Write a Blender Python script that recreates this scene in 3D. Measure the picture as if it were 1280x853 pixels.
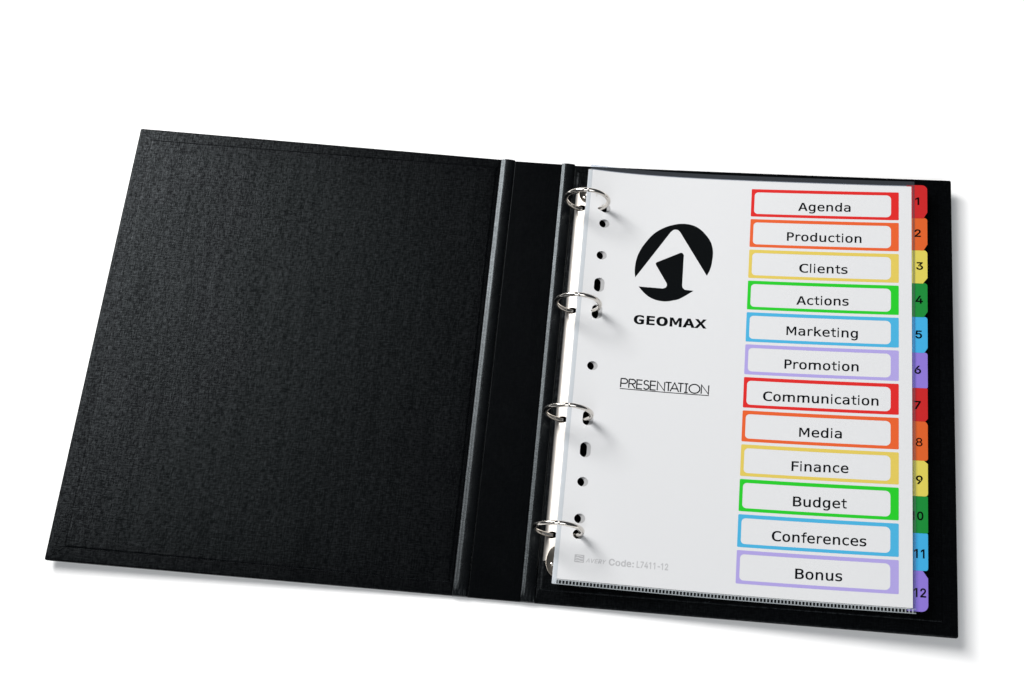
import bpy, bmesh, math, random
from mathutils import Vector, Matrix
from mathutils.geometry import tessellate_polygon

random.seed(7)
for _o in list(bpy.data.objects):
    bpy.data.objects.remove(_o)
SC = bpy.context.scene
COL = SC.collection

# ------------------------------------------------------------------ camera
cd = bpy.data.cameras.new('camera')
cam = bpy.data.objects.new('camera', cd)
COL.objects.link(cam)
cam.location = (0.06513, -0.38322, 0.96442)
cam.rotation_mode = 'XYZ'
cam.rotation_euler = (0.399, 0.03247, 0.0965)
cd.sensor_width = 36
cd.lens = 54.0
cd.clip_start = 0.01
cd.clip_end = 100
SC.camera = cam

# ------------------------------------------------------------------ world
W = bpy.data.worlds.new('World')
SC.world = W
W.use_nodes = True
bg = W.node_tree.nodes['Background']
bg.inputs[0].default_value = (0.80, 0.90, 1.0, 1)
bg.inputs[1].default_value = 0.05

# ------------------------------------------------------------------ studio lamps
def area(name, loc, target, sx, sy, watts, col=(1, 1, 1)):
    l = bpy.data.lights.new(name, 'AREA')
    l.shape = 'RECTANGLE'
    l.size = sx
    l.size_y = sy
    l.energy = watts
    l.color = col
    o = bpy.data.objects.new(name, l)
    COL.objects.link(o)
    o.location = loc
    d = Vector(target) - Vector(loc)
    o.rotation_euler = d.to_track_quat('-Z', 'Y').to_euler()
    return o
area('near_softbox', (-0.88, 0.80, 0.88), (-0.1, 0, 0), 0.42, 0.42, 13.5, (1, 0.99, 0.98))
area('key_softbox', (-1.42, 1.16, 2.20), (0, 0, 0), 1.5, 1.5, 76, (1, 0.99, 0.975))
area('fill_softbox', (0.35, -1.45, 1.95), (0, 0, 0), 1.6, 1.5, 29.0, (0.96, 0.98, 1.0))

SC.render.engine = 'CYCLES'
SC.cycles.max_bounces = 8
SC.cycles.transparent_max_bounces = 24
SC.view_settings.view_transform = 'Standard'
SC.view_settings.look = 'None'
SC.view_settings.exposure = 0.0
SC.view_settings.gamma = 1.0

# ------------------------------------------------------------------ materials
def lin(r, g, b):
    f = lambda c: (c/255)/12.92 if c <= 10 else (((c/255)+0.055)/1.055)**2.4
    return (f(r), f(g), f(b), 1)

def mat(name, col, rough=0.5, metal=0.0, spec=0.5, alpha=None, ior=None):
    m = bpy.data.materials.new(name)
    m.use_nodes = True
    b = m.node_tree.nodes['Principled BSDF']
    b.inputs['Base Color'].default_value = col if len(col) == 4 else (*col, 1)
    b.inputs['Roughness'].default_value = rough
    b.inputs['Metallic'].default_value = metal
    b.inputs['Specular IOR Level'].default_value = spec
    if ior:
        b.inputs['IOR'].default_value = ior
    return m

def nd(m, typ, **kw):
    n = m.node_tree.nodes.new(typ)
    for k, v in kw.items():
        setattr(n, k, v)
    return n

def lk(m, a, b):
    m.node_tree.links.new(a, b)

def math_node(m, op, a, b):
    n = nd(m, 'ShaderNodeMath', operation=op)
    for i, x in enumerate((a, b)):
        if isinstance(x, (int, float)):
            n.inputs[i].default_value = x
        else:
            lk(m, x, n.inputs[i])
    return n.outputs[0]

def stretched_noise(m, sx, sy, sz, scale=1.0, detail=2.0, off=0.0):
    tc = nd(m, 'ShaderNodeTexCoord')
    mp = nd(m, 'ShaderNodeMapping')
    mp.inputs['Scale'].default_value = (sx, sy, sz)
    mp.inputs['Location'].default_value = (off, off*1.7, 0)
    lk(m, tc.outputs['Object'], mp.inputs['Vector'])
    n = nd(m, 'ShaderNodeTexNoise')
    n.inputs['Scale'].default_value = scale
    n.inputs['Detail'].default_value = detail
    lk(m, mp.outputs[0], n.inputs['Vector'])
    return n.outputs['Fac']

def leathercloth(name, weave=1.0, grain=1.0, rough=0.305, spec=0.082, col=(0.0011, 0.0013, 0.0016)):
    """black bookcloth: crossing threads with slubs, coated so that the gaps between threads stay matt"""
    m = mat(name, (*col, 1), rough, spec=spec)
    b = m.node_tree.nodes['Principled BSDF']
    b.inputs['Specular Tint'].default_value = (0.84, 0.94, 1.0, 1)
    warp = stretched_noise(m, 1200, 210, 1, detail=2.5)
    weft = stretched_noise(m, 260, 1120, 1, detail=2, off=3.1)
    warp2 = stretched_noise(m, 300, 12, 1, detail=2, off=7.7)
    weft2 = stretched_noise(m, 22, 360, 1, detail=2, off=5.3)
    peb = stretched_noise(m, 1100, 1100, 900, detail=3, off=1.9)
    fine = math_node(m, 'ADD', warp, math_node(m, 'MULTIPLY', weft, 1.0))
    slub = math_node(m, 'ADD', math_node(m, 'MULTIPLY', warp2, 1.5), math_node(m, 'MULTIPLY', weft2, 0.4))
    h = math_node(m, 'ADD', math_node(m, 'MULTIPLY', fine, 0.55*weave), math_node(m, 'MULTIPLY', peb, 1.3*grain))
    h = math_node(m, 'ADD', h, math_node(m, 'MULTIPLY', weft2, 0.5*weave))
    bp = nd(m, 'ShaderNodeBump')
    bp.inputs['Strength'].default_value = 0.8
    bp.inputs['Distance'].default_value = 0.000085
    lk(m, h, bp.inputs['Height'])
    lk(m, bp.outputs[0], b.inputs['Normal'])
    # gloss follows the threads: high on their crowns, dull in the gaps
    t = math_node(m, 'ADD', math_node(m, 'MULTIPLY', fine, 0.74), math_node(m, 'MULTIPLY', slub, 0.16))
    t = math_node(m, 'ADD', t, math_node(m, 'MULTIPLY', peb, 0.12))
    gl = nd(m, 'ShaderNodeMapRange')
    gl.inputs['From Min'].default_value = 0.82
    gl.inputs['From Max'].default_value = 1.22
    gl.inputs['To Min'].default_value = spec*(1-0.72*weave)
    gl.inputs['To Max'].default_value = spec*(1+0.70*weave)
    lk(m, t, gl.inputs['Value'])
    lk(m, gl.outputs[0], b.inputs['Specular IOR Level'])
    mot = stretched_noise(m, 60, 60, 60, detail=4, off=9.1)
    mr = nd(m, 'ShaderNodeMapRange')
    mr.inputs['From Min'].default_value = 0.3
    mr.inputs['From Max'].default_value = 0.7
    mr.inputs['To Min'].default_value = rough - 0.03
    mr.inputs['To Max'].default_value = rough + 0.03
    lk(m, mot, mr.inputs['Value'])
    lk(m, mr.outputs[0], b.inputs['Roughness'])
    return m

M = {}
M['cloth'] = leathercloth('black_bookcloth')
M['lining'] = leathercloth('black_lining_paper', weave=1.0, grain=1.0)
M['hinge'] = leathercloth('black_hinge_cloth', weave=0.3, grain=0.8, rough=0.28, spec=0.27)
M['spine'] = leathercloth('black_spine_lining', weave=0.5, grain=0.8, spec=0.035)
M['nickel'] = mat('nickel_plate', (0.72, 0.68, 0.63), 0.16, 1.0)
M['rail'] = mat('satin_nickel_rail', (0.60, 0.57, 0.535), 0.52, 1.0)
M['lever'] = mat('dark_reflecting_nickel', (0.42, 0.38, 0.33), 0.28, 1.0)  # nickel with its dark brown reflections put into the base colour
M['card'] = mat('shaded_card', (0.36, 0.36, 0.365), 0.75, spec=0.3)  # white card, greyed in its colour for the shade inside the punched holes
M['black_ink'] = mat('black_ink', lin(8, 10, 11), 0.9, spec=0.0)
M['text_ink'] = mat('dark_grey_ink', lin(6, 9, 12), 0.9, spec=0.0)
M['grey_ink'] = mat('pale_grey_ink', lin(168, 168, 170), 0.6, spec=0.3)
M['table'] = mat('white_table', (0.93, 0.93, 0.93), 0.8, spec=0.1)

def paper(name):
    m = mat(name, (0.60, 0.605, 0.614), 0.7, spec=0.3)
    b = m.node_tree.nodes['Principled BSDF']
    n = stretched_noise(m, 700, 500, 100, detail=3)
    cr = nd(m, 'ShaderNodeMix', data_type='RGBA')
    cr.inputs['A'].default_value = (0.592, 0.597, 0.607, 1)
    cr.inputs['B'].default_value = (0.612, 0.617, 0.627, 1)
    lk(m, n, cr.inputs['Factor'])
    lk(m, cr.outputs['Result'], b.inputs['Base Color'])
    return m
M['paper'] = paper('printed_paper')

def film(name, haze, gloss=0.06, rough=0.12, col=(0.80, 0.86, 0.95), clear=(1, 1, 1)):
    """clear plastic film: see-through, a little milky, with a soft gloss"""
    m = bpy.data.materials.new(name)
    m.use_nodes = True
    nt = m.node_tree
    for n in list(nt.nodes):
        nt.nodes.remove(n)
    out = nd(m, 'ShaderNodeOutputMaterial')
    tr = nd(m, 'ShaderNodeBsdfTransparent')
    tr.inputs['Color'].default_value = (*clear, 1)
    df = nd(m, 'ShaderNodeBsdfDiffuse')
    df.inputs['Color'].default_value = (*col, 1)
    gl = nd(m, 'ShaderNodeBsdfGlossy')
    gl.inputs['Roughness'].default_value = rough
    a = nd(m, 'ShaderNodeMixShader')
    a.inputs[0].default_value = haze
    lk(m, tr.outputs[0], a.inputs[1]); lk(m, df.outputs[0], a.inputs[2])
    b = nd(m, 'ShaderNodeMixShader')
    b.inputs[0].default_value = gloss
    lk(m, a.outputs[0], b.inputs[1]); lk(m, gl.outputs[0], b.inputs[2])
    lk(m, b.outputs[0], out.inputs[0])
    return m
M['film'] = film('clear_film', 0.002, 0.01, 0.06)
M['film_band'] = film('milky_binding_film', 0.55, 0.04, 0.2, (0.70, 0.74, 0.78))
M['film_edge'] = film('folded_film_edge', 0.02, 0.03, 0.2, clear=(0.80, 0.83, 0.88))
M['weld'] = film('weld_ridge_film', 0.20, 0.06, 0.3, (0.75, 0.82, 0.86))

PRINT = {'red': (226, 14, 8), 'orange': (236, 94, 26), 'yellow': (230, 204, 88), 'green': (2, 206, 14),
         'blue': (66, 180, 226), 'lilac': (178, 165, 230)}
TABC = {'red': (206, 28, 30), 'orange': (228, 98, 34), 'yellow': (228, 212, 90), 'green': (8, 142, 52),
        'blue': (62, 178, 232), 'lilac': (146, 122, 220)}
def scaled(c, s):
    v = lin(*c)
    return (v[0]*s, v[1]*s, v[2]*s, 1)
for k_, c_ in PRINT.items():
    M['print_'+k_] = mat('printed_'+k_, scaled(c_, 0.76), 0.6, spec=0.3)
for k_, c_ in TABC.items():
    M['tab_'+k_] = mat('tab_plastic_'+k_, scaled(c_, 0.74), 0.35, spec=0.4)

# ------------------------------------------------------------------ helpers
def link(name, me, m, parent=None):
    o = bpy.data.objects.new(name, me)
    COL.objects.link(o)
    if m is not None and not me.materials:
        me.materials.append(m)
    if parent:
        o.parent = parent
    return o

def empty(name, loc=(0, 0, 0)):
    o = bpy.data.objects.new(name, None)
    COL.objects.link(o)
    o.location = loc
    o.empty_display_size = 0.02
    return o

def tag(o, label=None, cat=None, group=None, kind=None):
    if label: o['label'] = label
    if cat: o['category'] = cat
    if group: o['group'] = group
    if kind: o['kind'] = kind
    return o

def smooth(me, deg=30):
    me.polygons.foreach_set('use_smooth', [True]*len(me.polygons))
    me.update()
    me.set_sharp_from_angle(angle=math.radians(deg))

def cuts(bm, us=(), vs=()):
    for axis, vals in ((0, us), (1, vs)):
        for c in vals:
            co = Vector((c, 0, 0)) if axis == 0 else Vector((0, c, 0))
            no = Vector((1, 0, 0)) if axis == 0 else Vector((0, 1, 0))
            bmesh.ops.bisect_plane(bm, geom=bm.verts[:]+bm.edges[:]+bm.faces[:], dist=1e-7, plane_co=co, plane_no=no)

def flat_fill(loops_groups):
    """loops_groups: list of [outer, hole, hole ...] in 2D -> bmesh of triangles"""
    bm = bmesh.new()
    for loops in loops_groups:
        pts = [Vector((x, y, 0)) for l in loops for x, y in l]
        tris = tessellate_polygon([[Vector((x, y, 0)) for x, y in l] for l in loops])
        vs = [bm.verts.new(p) for p in pts]
        for t in tris:
            try:
                f = bm.faces.new([vs[i] for i in t])
            except ValueError:
                continue
            f.normal_update()
            if f.normal.z < 0:
                f.normal_flip()
    return bm

def circle(cx, cy, rx, ry=None, n=24):
    ry = ry or rx
    return [(cx+rx*math.cos(2*math.pi*i/n), cy+ry*math.sin(2*math.pi*i/n)) for i in range(n)]

def slot(cx, cy, rx, hh, n=12):
    """upright rounded slot, half width rx, half height hh"""
    r = rx*0.9
    out = []
    for i in range(n+1):
        a = math.pi*i/n
        out.append((cx+rx*math.cos(a), cy+(hh-r)+r*math.sin(a)))
    for i in range(n+1):
        a = math.pi+math.pi*i/n
        out.append((cx+rx*math.cos(a), cy-(hh-r)+r*math.sin(a)))
    return out

def rrect(x0, y0, x1, y1, r, n=6):
    """r: radii (bl, br, tr, tl); a radius given as ('c', w, h) is a chamfer"""
    if not isinstance(r, (tuple, list)): r = (r, r, r, r)
    cs = [(x0, y0, 1, 1, 180), (x1, y0, -1, 1, 270), (x1, y1, -1, -1, 0), (x0, y1, 1, -1, 90)]
    out = []
    for (cx, cy, dx, dy, a0), q in zip(cs, r):
        if isinstance(q, tuple):
            w, h = q[1], q[2]
            p1, p2 = (cx, cy+dy*h), (cx+dx*w, cy)
            out += [p1, p2] if a0 in (180, 0) else [p2, p1]
        elif q <= 0:
            out.append((cx, cy))
        else:
            for i in range(n+1):
                a = math.radians(a0+90*i/n)
                out.append((cx+dx*q+q*math.cos(a), cy+dy*q+q*math.sin(a)))
    return out

# ------------------------------------------------------------------ the page surface (millimetres in, metres out)
AX, X0, Y0 = -0.00091, 0.03874, 0.00291
EX = Vector((math.cos(AX), math.sin(AX), 0))
EY = Vector((-math.sin(AX), math.cos(AX), 0))
CT = [1.483583334932278e-08, -8.899421691498258e-06, 0.002063592844140275, -0.1496660625728623, 7.615969575500836]
CB = [-7.811565450763599e-09, 3.8799654595351625e-06, -0.0002849378545598272, -0.02286094922708964, 11.14833413019878]
def poly(c, x):
    r = 0.0
    for k in c: r = r*x+k
    return r
def page_z(u, v):
    k = (v+148.5)/297
    uu = min(u, 234)
    return (1-k)*poly(CB, uu)+k*poly(CT, uu)
def PS(u, v, h=0.0):
    """point on the page at u mm from its left edge, v mm up from its middle, h mm above it"""
    return Vector((X0, Y0, 0))+EX*(u/1000)+EY*(v/1000)+Vector((0, 0, (page_z(u, v)+h)/1000))
ULINES = [x*4.0 for x in range(-2, 60)]
VLINES = [x*18.0 for x in range(-8, 9)]

def lay(bm, h, du=0.0, dv=0.0, dense=True):
    """cut a flat mesh along the bend lines and drape it h mm above the page"""
    xs = [v.co.x for v in bm.verts]; ys = [v.co.y for v in bm.verts]
    lo, hi, l2, h2 = min(xs), max(xs), min(ys), max(ys)
    cuts(bm, [c for c in ULINES if lo < c < hi], [c for c in VLINES if l2 < c < h2])
    for v in bm.verts:
        v.co = PS(v.co.x+du, v.co.y+dv, h)

def to_mesh(bm, name, sm=True, deg=30):
    me = bpy.data.meshes.new(name)
    bm.to_mesh(me); bm.free()
    if sm: smooth(me, deg)
    return me

def thicken(bm, t):
    """give a draped sheet a real thickness downwards (t mm)"""
    faces = bm.faces[:]
    bound = [e for e in bm.edges if e.is_boundary]
    bmesh.ops.recalc_face_normals(bm, faces=faces)
    if sum(f.normal.z for f in bm.faces) < 0:
        for f in bm.faces: f.normal_flip()
    mp = {}
    for v in bm.verts[:]:
        mp[v] = bm.verts.new(v.co-Vector((0, 0, t/1000)))
    for f in faces:
        bm.faces.new([mp[v] for v in reversed(f.verts[:])])
    for e in bound:
        f = e.link_faces[0]
        a, b = e.verts
        vs = list(f.verts)
        i = vs.index(a)
        if vs[(i+1) % len(vs)] != b: a, b = b, a
        bm.faces.new((b, a, mp[a], mp[b]))

def skew(u, v):
    """the printed columns climb very slightly to the right"""
    return v+(u-113.2)/100*(1.05+0.35*v/140)

def place_text(bm, uL, uR, vL, vR, cap, capn=None):
    xs = [v.co.x for v in bm.verts]
    a, b = min(xs), max(xs)
    for v in bm.verts:
        t = (v.co.x-a)/(b-a)
        v.co = Vector((uL+(uR-uL)*t, vL+(vR-vL)*t+v.co.y*cap/capn, 0))
    return bm

GROTESQUE = {"0":[[[227,-7],[191,-3],[158,7],[130,24],[105,48],[85,77],[69,113],[57,155],[50,202],[48,254],[50,306],[57,353],[69,395],[85,431],[106,461],[130,484],[159,502],[191,512],[227,516],[262,512],[295,502],[323,484],[348,461],[368,431],[384,395],[396,353],[403,306],[405,254],[403,202],[396,155],[384,113],[368,77],[348,48],[323,24],[295,7],[263,-3]],[[227,50],[250,52],[271,60],[290,74],[306,92],[320,116],[330,144],[338,176],[342,213],[344,254],[342,295],[338,332],[330,365],[320,393],[306,416],[290,435],[271,449],[250,457],[227,460],[203,457],[182,449],[163,435],[147,416],[134,393],[123,365],[115,332],[111,295],[109,254],[111,213],[115,176],[123,144],[134,116],[147,92],[163,74],[182,60],[203,52]]],"1":[[[276,509],[276,0],[212,0],[212,448],[209,448],[86,358],[86,427],[198,509]]],"2":[[[64,0],[64,47],[234,229],[252,248],[268,266],[282,282],[294,298],[303,312],[311,327],[316,341],[319,356],[320,371],[319,389],[315,405],[308,419],[298,431],[287,441],[273,449],[258,455],[241,458],[224,460],[205,458],[188,454],[172,447],[159,438],[148,427],[139,413],[132,398],[128,381],[127,362],[66,362],[68,391],[75,418],[86,442],[102,464],[121,482],[143,496],[168,507],[196,513],[225,516],[254,513],[281,507],[306,497],[328,482],[346,465],[361,445],[372,423],[379,398],[381,372],[380,354],[377,336],[371,318],[363,299],[351,280],[336,259],[317,235],[294,209],[267,180],[153,60],[153,57],[389,57],[389,0]]],"3":[[[218,-7],[188,-5],[159,1],[133,10],[108,22],[88,38],[70,57],[57,79],[48,104],[44,132],[109,132],[112,115],[118,100],[126,87],[137,76],[150,66],[165,59],[182,54],[200,51],[219,50],[239,51],[258,55],[275,61],[291,69],[304,80],[315,93],[323,108],[328,125],[329,145],[328,163],[323,180],[316,196],[306,211],[292,223],[275,234],[254,241],[229,246],[201,248],[157,248],[157,299],[288,448],[288,452],[70,452],[70,509],[372,509],[372,461],[211,278],[211,289],[247,290],[279,286],[308,276],[333,262],[354,244],[371,222],[383,198],[391,173],[393,145],[390,116],[383,90],[370,66],[354,45],[333,27],[309,12],[281,2],[251,-5]]],"4":[[[40,105],[40,158],[247,509],[311,509],[109,166],[109,163],[413,163],[413,105]],[[282,0],[282,121],[282,146],[282,318],[343,318],[343,0]]],"5":[[[221,-7],[192,-5],[165,1],[140,11],[118,25],[99,41],[83,60],[71,82],[63,105],[60,130],[122,130],[125,115],[130,102],[138,89],[148,78],[160,68],[173,60],[188,54],[204,51],[221,50],[241,51],[259,56],[276,64],[291,75],[304,89],[314,104],[322,122],[326,141],[328,162],[326,183],[321,203],[314,221],[303,237],[290,251],[275,262],[257,270],[238,275],[218,277],[201,276],[184,273],[167,268],[152,262],[139,255],[128,246],[67,253],[96,509],[366,509],[366,452],[151,452],[134,301],[136,301],[148,311],[162,318],[178,325],[194,330],[212,333],[229,334],[252,332],[274,328],[294,321],[313,311],[330,299],[345,285],[358,269],[370,251],[379,231],[386,210],[390,187],[391,163],[388,132],[381,102],[369,76],[352,52],[332,32],[309,15],[282,3],[253,-4]]],"6":[[[226,-7],[196,-4],[168,3],[142,15],[119,31],[100,51],[84,74],[73,101],[66,130],[64,162],[65,187],[71,212],[80,239],[93,268],[112,302],[137,340],[252,509],[322,509],[151,261],[145,261],[151,270],[157,279],[165,288],[174,295],[184,302],[196,307],[208,311],[221,313],[235,314],[265,312],[291,305],[316,295],[337,280],[355,262],[370,240],[380,215],[387,187],[389,157],[387,127],[379,98],[368,73],[352,50],[333,30],[310,14],[284,3],[257,-4]],[[226,48],[245,50],[263,55],[279,63],[293,73],[304,86],[314,101],[322,119],[326,137],[327,157],[326,178],[322,196],[314,213],[304,228],[293,241],[279,251],[263,259],[245,264],[226,265],[207,264],[190,259],[174,252],[160,241],[148,229],[138,214],[131,197],[126,179],[125,158],[126,138],[131,119],[138,102],[148,86],[160,73],[174,63],[190,55],[207,50]]],"7":[[[97,0],[323,448],[323,452],[62,452],[62,509],[391,509],[391,449],[165,0]]],"8":[[[226,-7],[193,-5],[163,1],[136,11],[111,25],[91,42],[74,62],[62,84],[54,109],[52,135],[53,156],[58,176],[65,195],[75,212],[87,228],[101,241],[117,252],[134,260],[153,265],[153,267],[129,276],[109,289],[93,308],[80,330],[73,354],[70,380],[73,405],[79,429],[90,450],[106,469],[124,485],[146,498],[170,508],[197,514],[226,516],[255,514],[282,508],[306,498],[328,485],[346,469],[361,450],[373,429],[379,405],[382,380],[379,354],[372,330],[359,308],[343,289],[323,276],[300,267],[300,265],[319,260],[335,252],[351,241],[365,228],[377,212],[387,195],[395,176],[399,156],[401,135],[398,109],[391,84],[378,62],[362,42],[341,25],[317,11],[289,1],[259,-5]],[[226,49],[248,50],[267,54],[285,60],[300,69],[313,79],[323,91],[331,106],[335,121],[337,139],[335,157],[330,173],[322,189],[312,202],[298,213],[283,223],[265,230],[247,234],[226,235],[206,234],[187,230],[169,223],[154,213],[140,202],[130,189],[122,173],[117,157],[115,139],[117,121],[121,106],[129,91],[139,79],[152,69],[167,60],[185,54],[205,50]],[[226,290],[244,291],[260,294],[274,300],[287,308],[298,318],[307,330],[314,344],[318,359],[319,376],[318,392],[314,407],[308,420],[299,432],[288,442],[275,449],[260,455],[244,459],[226,460],[208,459],[192,455],[177,449],[164,442],[153,432],[145,420],[138,407],[134,392],[133,376],[134,359],[138,344],[145,330],[154,318],[165,308],[178,300],[193,294],[209,291]]],"9":[[[226,516],[256,513],[285,506],[310,494],[333,478],[352,458],[368,434],[380,408],[387,378],[389,347],[387,322],[382,296],[373,270],[359,240],[340,207],[315,168],[200,0],[130,0],[301,248],[307,248],[302,238],[295,229],[287,221],[278,214],[268,207],[257,202],[245,198],[232,195],[218,195],[188,197],[161,203],[137,214],[116,229],[98,247],[83,269],[72,294],[66,321],[64,352],[66,382],[73,411],[85,436],[101,459],[120,479],[143,494],[168,506],[196,513]],[[226,460],[207,459],[190,454],[174,446],[160,435],[148,423],[138,407],[131,390],[127,372],[125,352],[127,331],[131,313],[138,295],[148,280],[160,268],[174,257],[190,250],[207,245],[226,243],[245,245],[263,249],[279,257],[293,267],[305,280],[314,295],[322,312],[326,330],[327,350],[326,371],[322,390],[314,407],[305,422],[293,435],[279,446],[263,454],[245,459]]],"C":[[[267,-7],[225,-3],[186,7],[150,25],[119,49],[92,79],[70,115],[53,157],[44,203],[40,254],[44,305],[53,352],[70,393],[92,429],[119,459],[150,484],[186,501],[225,512],[267,516],[293,514],[317,511],[340,504],[362,496],[383,485],[402,471],[419,456],[435,438],[448,418],[459,397],[467,373],[473,348],[408,348],[404,365],[397,380],[389,395],[380,407],[369,418],[357,428],[344,437],[330,444],[315,449],[300,453],[284,455],[267,456],[237,453],[209,445],[184,432],[161,414],[141,391],[125,364],[113,332],[106,295],[103,254],[106,213],[113,177],[125,145],[141,117],[161,94],[184,76],[210,63],[237,56],[267,53],[284,54],[300,56],[315,60],[330,65],[344,72],[357,81],[369,90],[380,102],[389,114],[397,128],[404,144],[408,160],[473,160],[467,135],[459,112],[448,91],[435,71],[420,53],[402,38],[383,24],[363,13],[341,5],[317,-2],[293,-6]]],"o":[[[207,-8],[174,-5],[144,3],[117,16],[93,35],[72,58],[56,85],[44,116],[37,150],[34,187],[37,225],[44,260],[56,291],[72,318],[93,341],[117,360],[144,374],[174,382],[207,384],[241,382],[271,374],[299,360],[323,341],[343,318],[359,291],[371,260],[379,225],[381,187],[379,150],[371,116],[359,85],[343,58],[323,35],[299,16],[271,3],[241,-5]],[[207,46],[231,49],[252,55],[270,66],[285,80],[298,97],[307,117],[314,139],[318,163],[319,187],[318,212],[314,236],[307,258],[298,278],[285,296],[270,310],[252,321],[231,328],[207,330],[184,328],[163,321],[145,310],[130,296],[118,278],[108,258],[102,236],[98,212],[96,187],[98,163],[102,139],[108,117],[118,97],[130,80],[145,66],[163,55],[184,49]]],"d":[[[195,-8],[165,-6],[137,3],[111,16],[89,34],[70,57],[55,84],[43,116],[36,151],[34,189],[36,227],[43,261],[55,293],[70,320],[89,342],[112,361],[137,374],[165,382],[196,384],[218,383],[237,379],[253,373],[267,364],[278,355],[287,346],[295,336],[301,327],[306,319],[311,319],[311,509],[372,509],[372,0],[313,0],[313,59],[307,59],[301,50],[295,41],[287,31],[277,21],[266,12],[252,4],[236,-3],[217,-7]],[[205,47],[226,49],[246,55],[263,65],[278,78],[290,95],[299,115],[306,138],[310,162],[312,189],[310,216],[306,241],[300,263],[290,282],[278,299],[263,312],[246,322],[227,328],[205,330],[182,328],[162,322],[145,311],[130,298],[118,281],[108,261],[102,239],[98,215],[96,189],[98,163],[102,139],[109,117],[118,97],[130,80],[145,66],[162,55],[182,49]]],":":[[[95,-4],[83,-3],[73,1],[63,9],[55,18],[51,29],[50,41],[51,53],[55,64],[63,73],[73,81],[83,85],[95,87],[107,85],[118,81],[128,73],[135,64],[140,53],[141,41],[140,29],[135,18],[128,9],[118,1],[107,-3]],[[95,271],[83,272],[73,277],[63,284],[55,294],[51,304],[50,316],[51,328],[55,339],[63,349],[73,356],[83,360],[95,362],[107,360],[118,356],[128,349],[135,339],[140,328],[141,316],[140,304],[135,294],[128,284],[118,277],[107,272]]],"L":[[[60,0],[60,509],[125,509],[125,57],[361,57],[361,0]]],"-":[[[337,244],[337,188],[114,188],[114,244]]],"A":[[[16,0],[201,509],[276,509],[463,0],[395,0],[287,302],[280,323],[272,346],[264,372],[255,402],[244,438],[232,478],[245,478],[233,437],[222,402],[213,371],[204,345],[197,322],[191,302],[85,0]],[[110,142],[110,199],[370,199],[370,142]]],"V":[[[0,509],[72,509],[205,95],[338,509],[410,509],[246,0],[164,0]]],"E":[[[60,0],[60,509],[372,509],[372,452],[125,452],[125,286],[355,286],[355,229],[125,229],[125,57],[375,57],[375,0]]],"R":[[[60,0],[60,509],[236,509],[273,506],[305,500],[333,489],[356,473],[376,455],[390,433],[401,408],[407,381],[409,352],[407,323],[401,296],[390,271],[376,250],[356,232],[333,217],[305,206],[273,200],[236,198],[96,198],[96,255],[234,255],[258,256],[280,260],[298,267],[313,276],[325,287],[334,300],[340,316],[344,333],[345,352],[344,371],[340,389],[334,405],[325,419],[313,430],[298,440],[279,446],[258,451],[233,452],[125,452],[125,0]],[[353,0],[230,229],[303,229],[428,0]]],"Y":[[[0,509],[78,509],[195,280],[312,509],[390,509],[227,205],[227,0],[163,0],[163,205]]],"e":[[[387,211],[387,180],[110,180],[110,178],[113,138],[124,105],[143,79],[168,60],[199,48],[237,44],[258,45],[279,49],[301,54],[324,62],[347,71],[372,84],[372,20],[348,11],[325,3],[302,-3],[279,-7],[257,-9],[236,-10],[180,-4],[133,14],[94,44],[66,85],[49,135],[43,195],[48,253],[65,302],[93,344],[130,375],[175,393],[227,399],[273,394],[312,377],[344,349],[368,311],[382,265]],[[323,230],[320,264],[311,293],[296,316],[277,332],[253,342],[224,345],[195,342],[169,331],[148,314],[130,291],[119,263],[112,229]]]}
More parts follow.
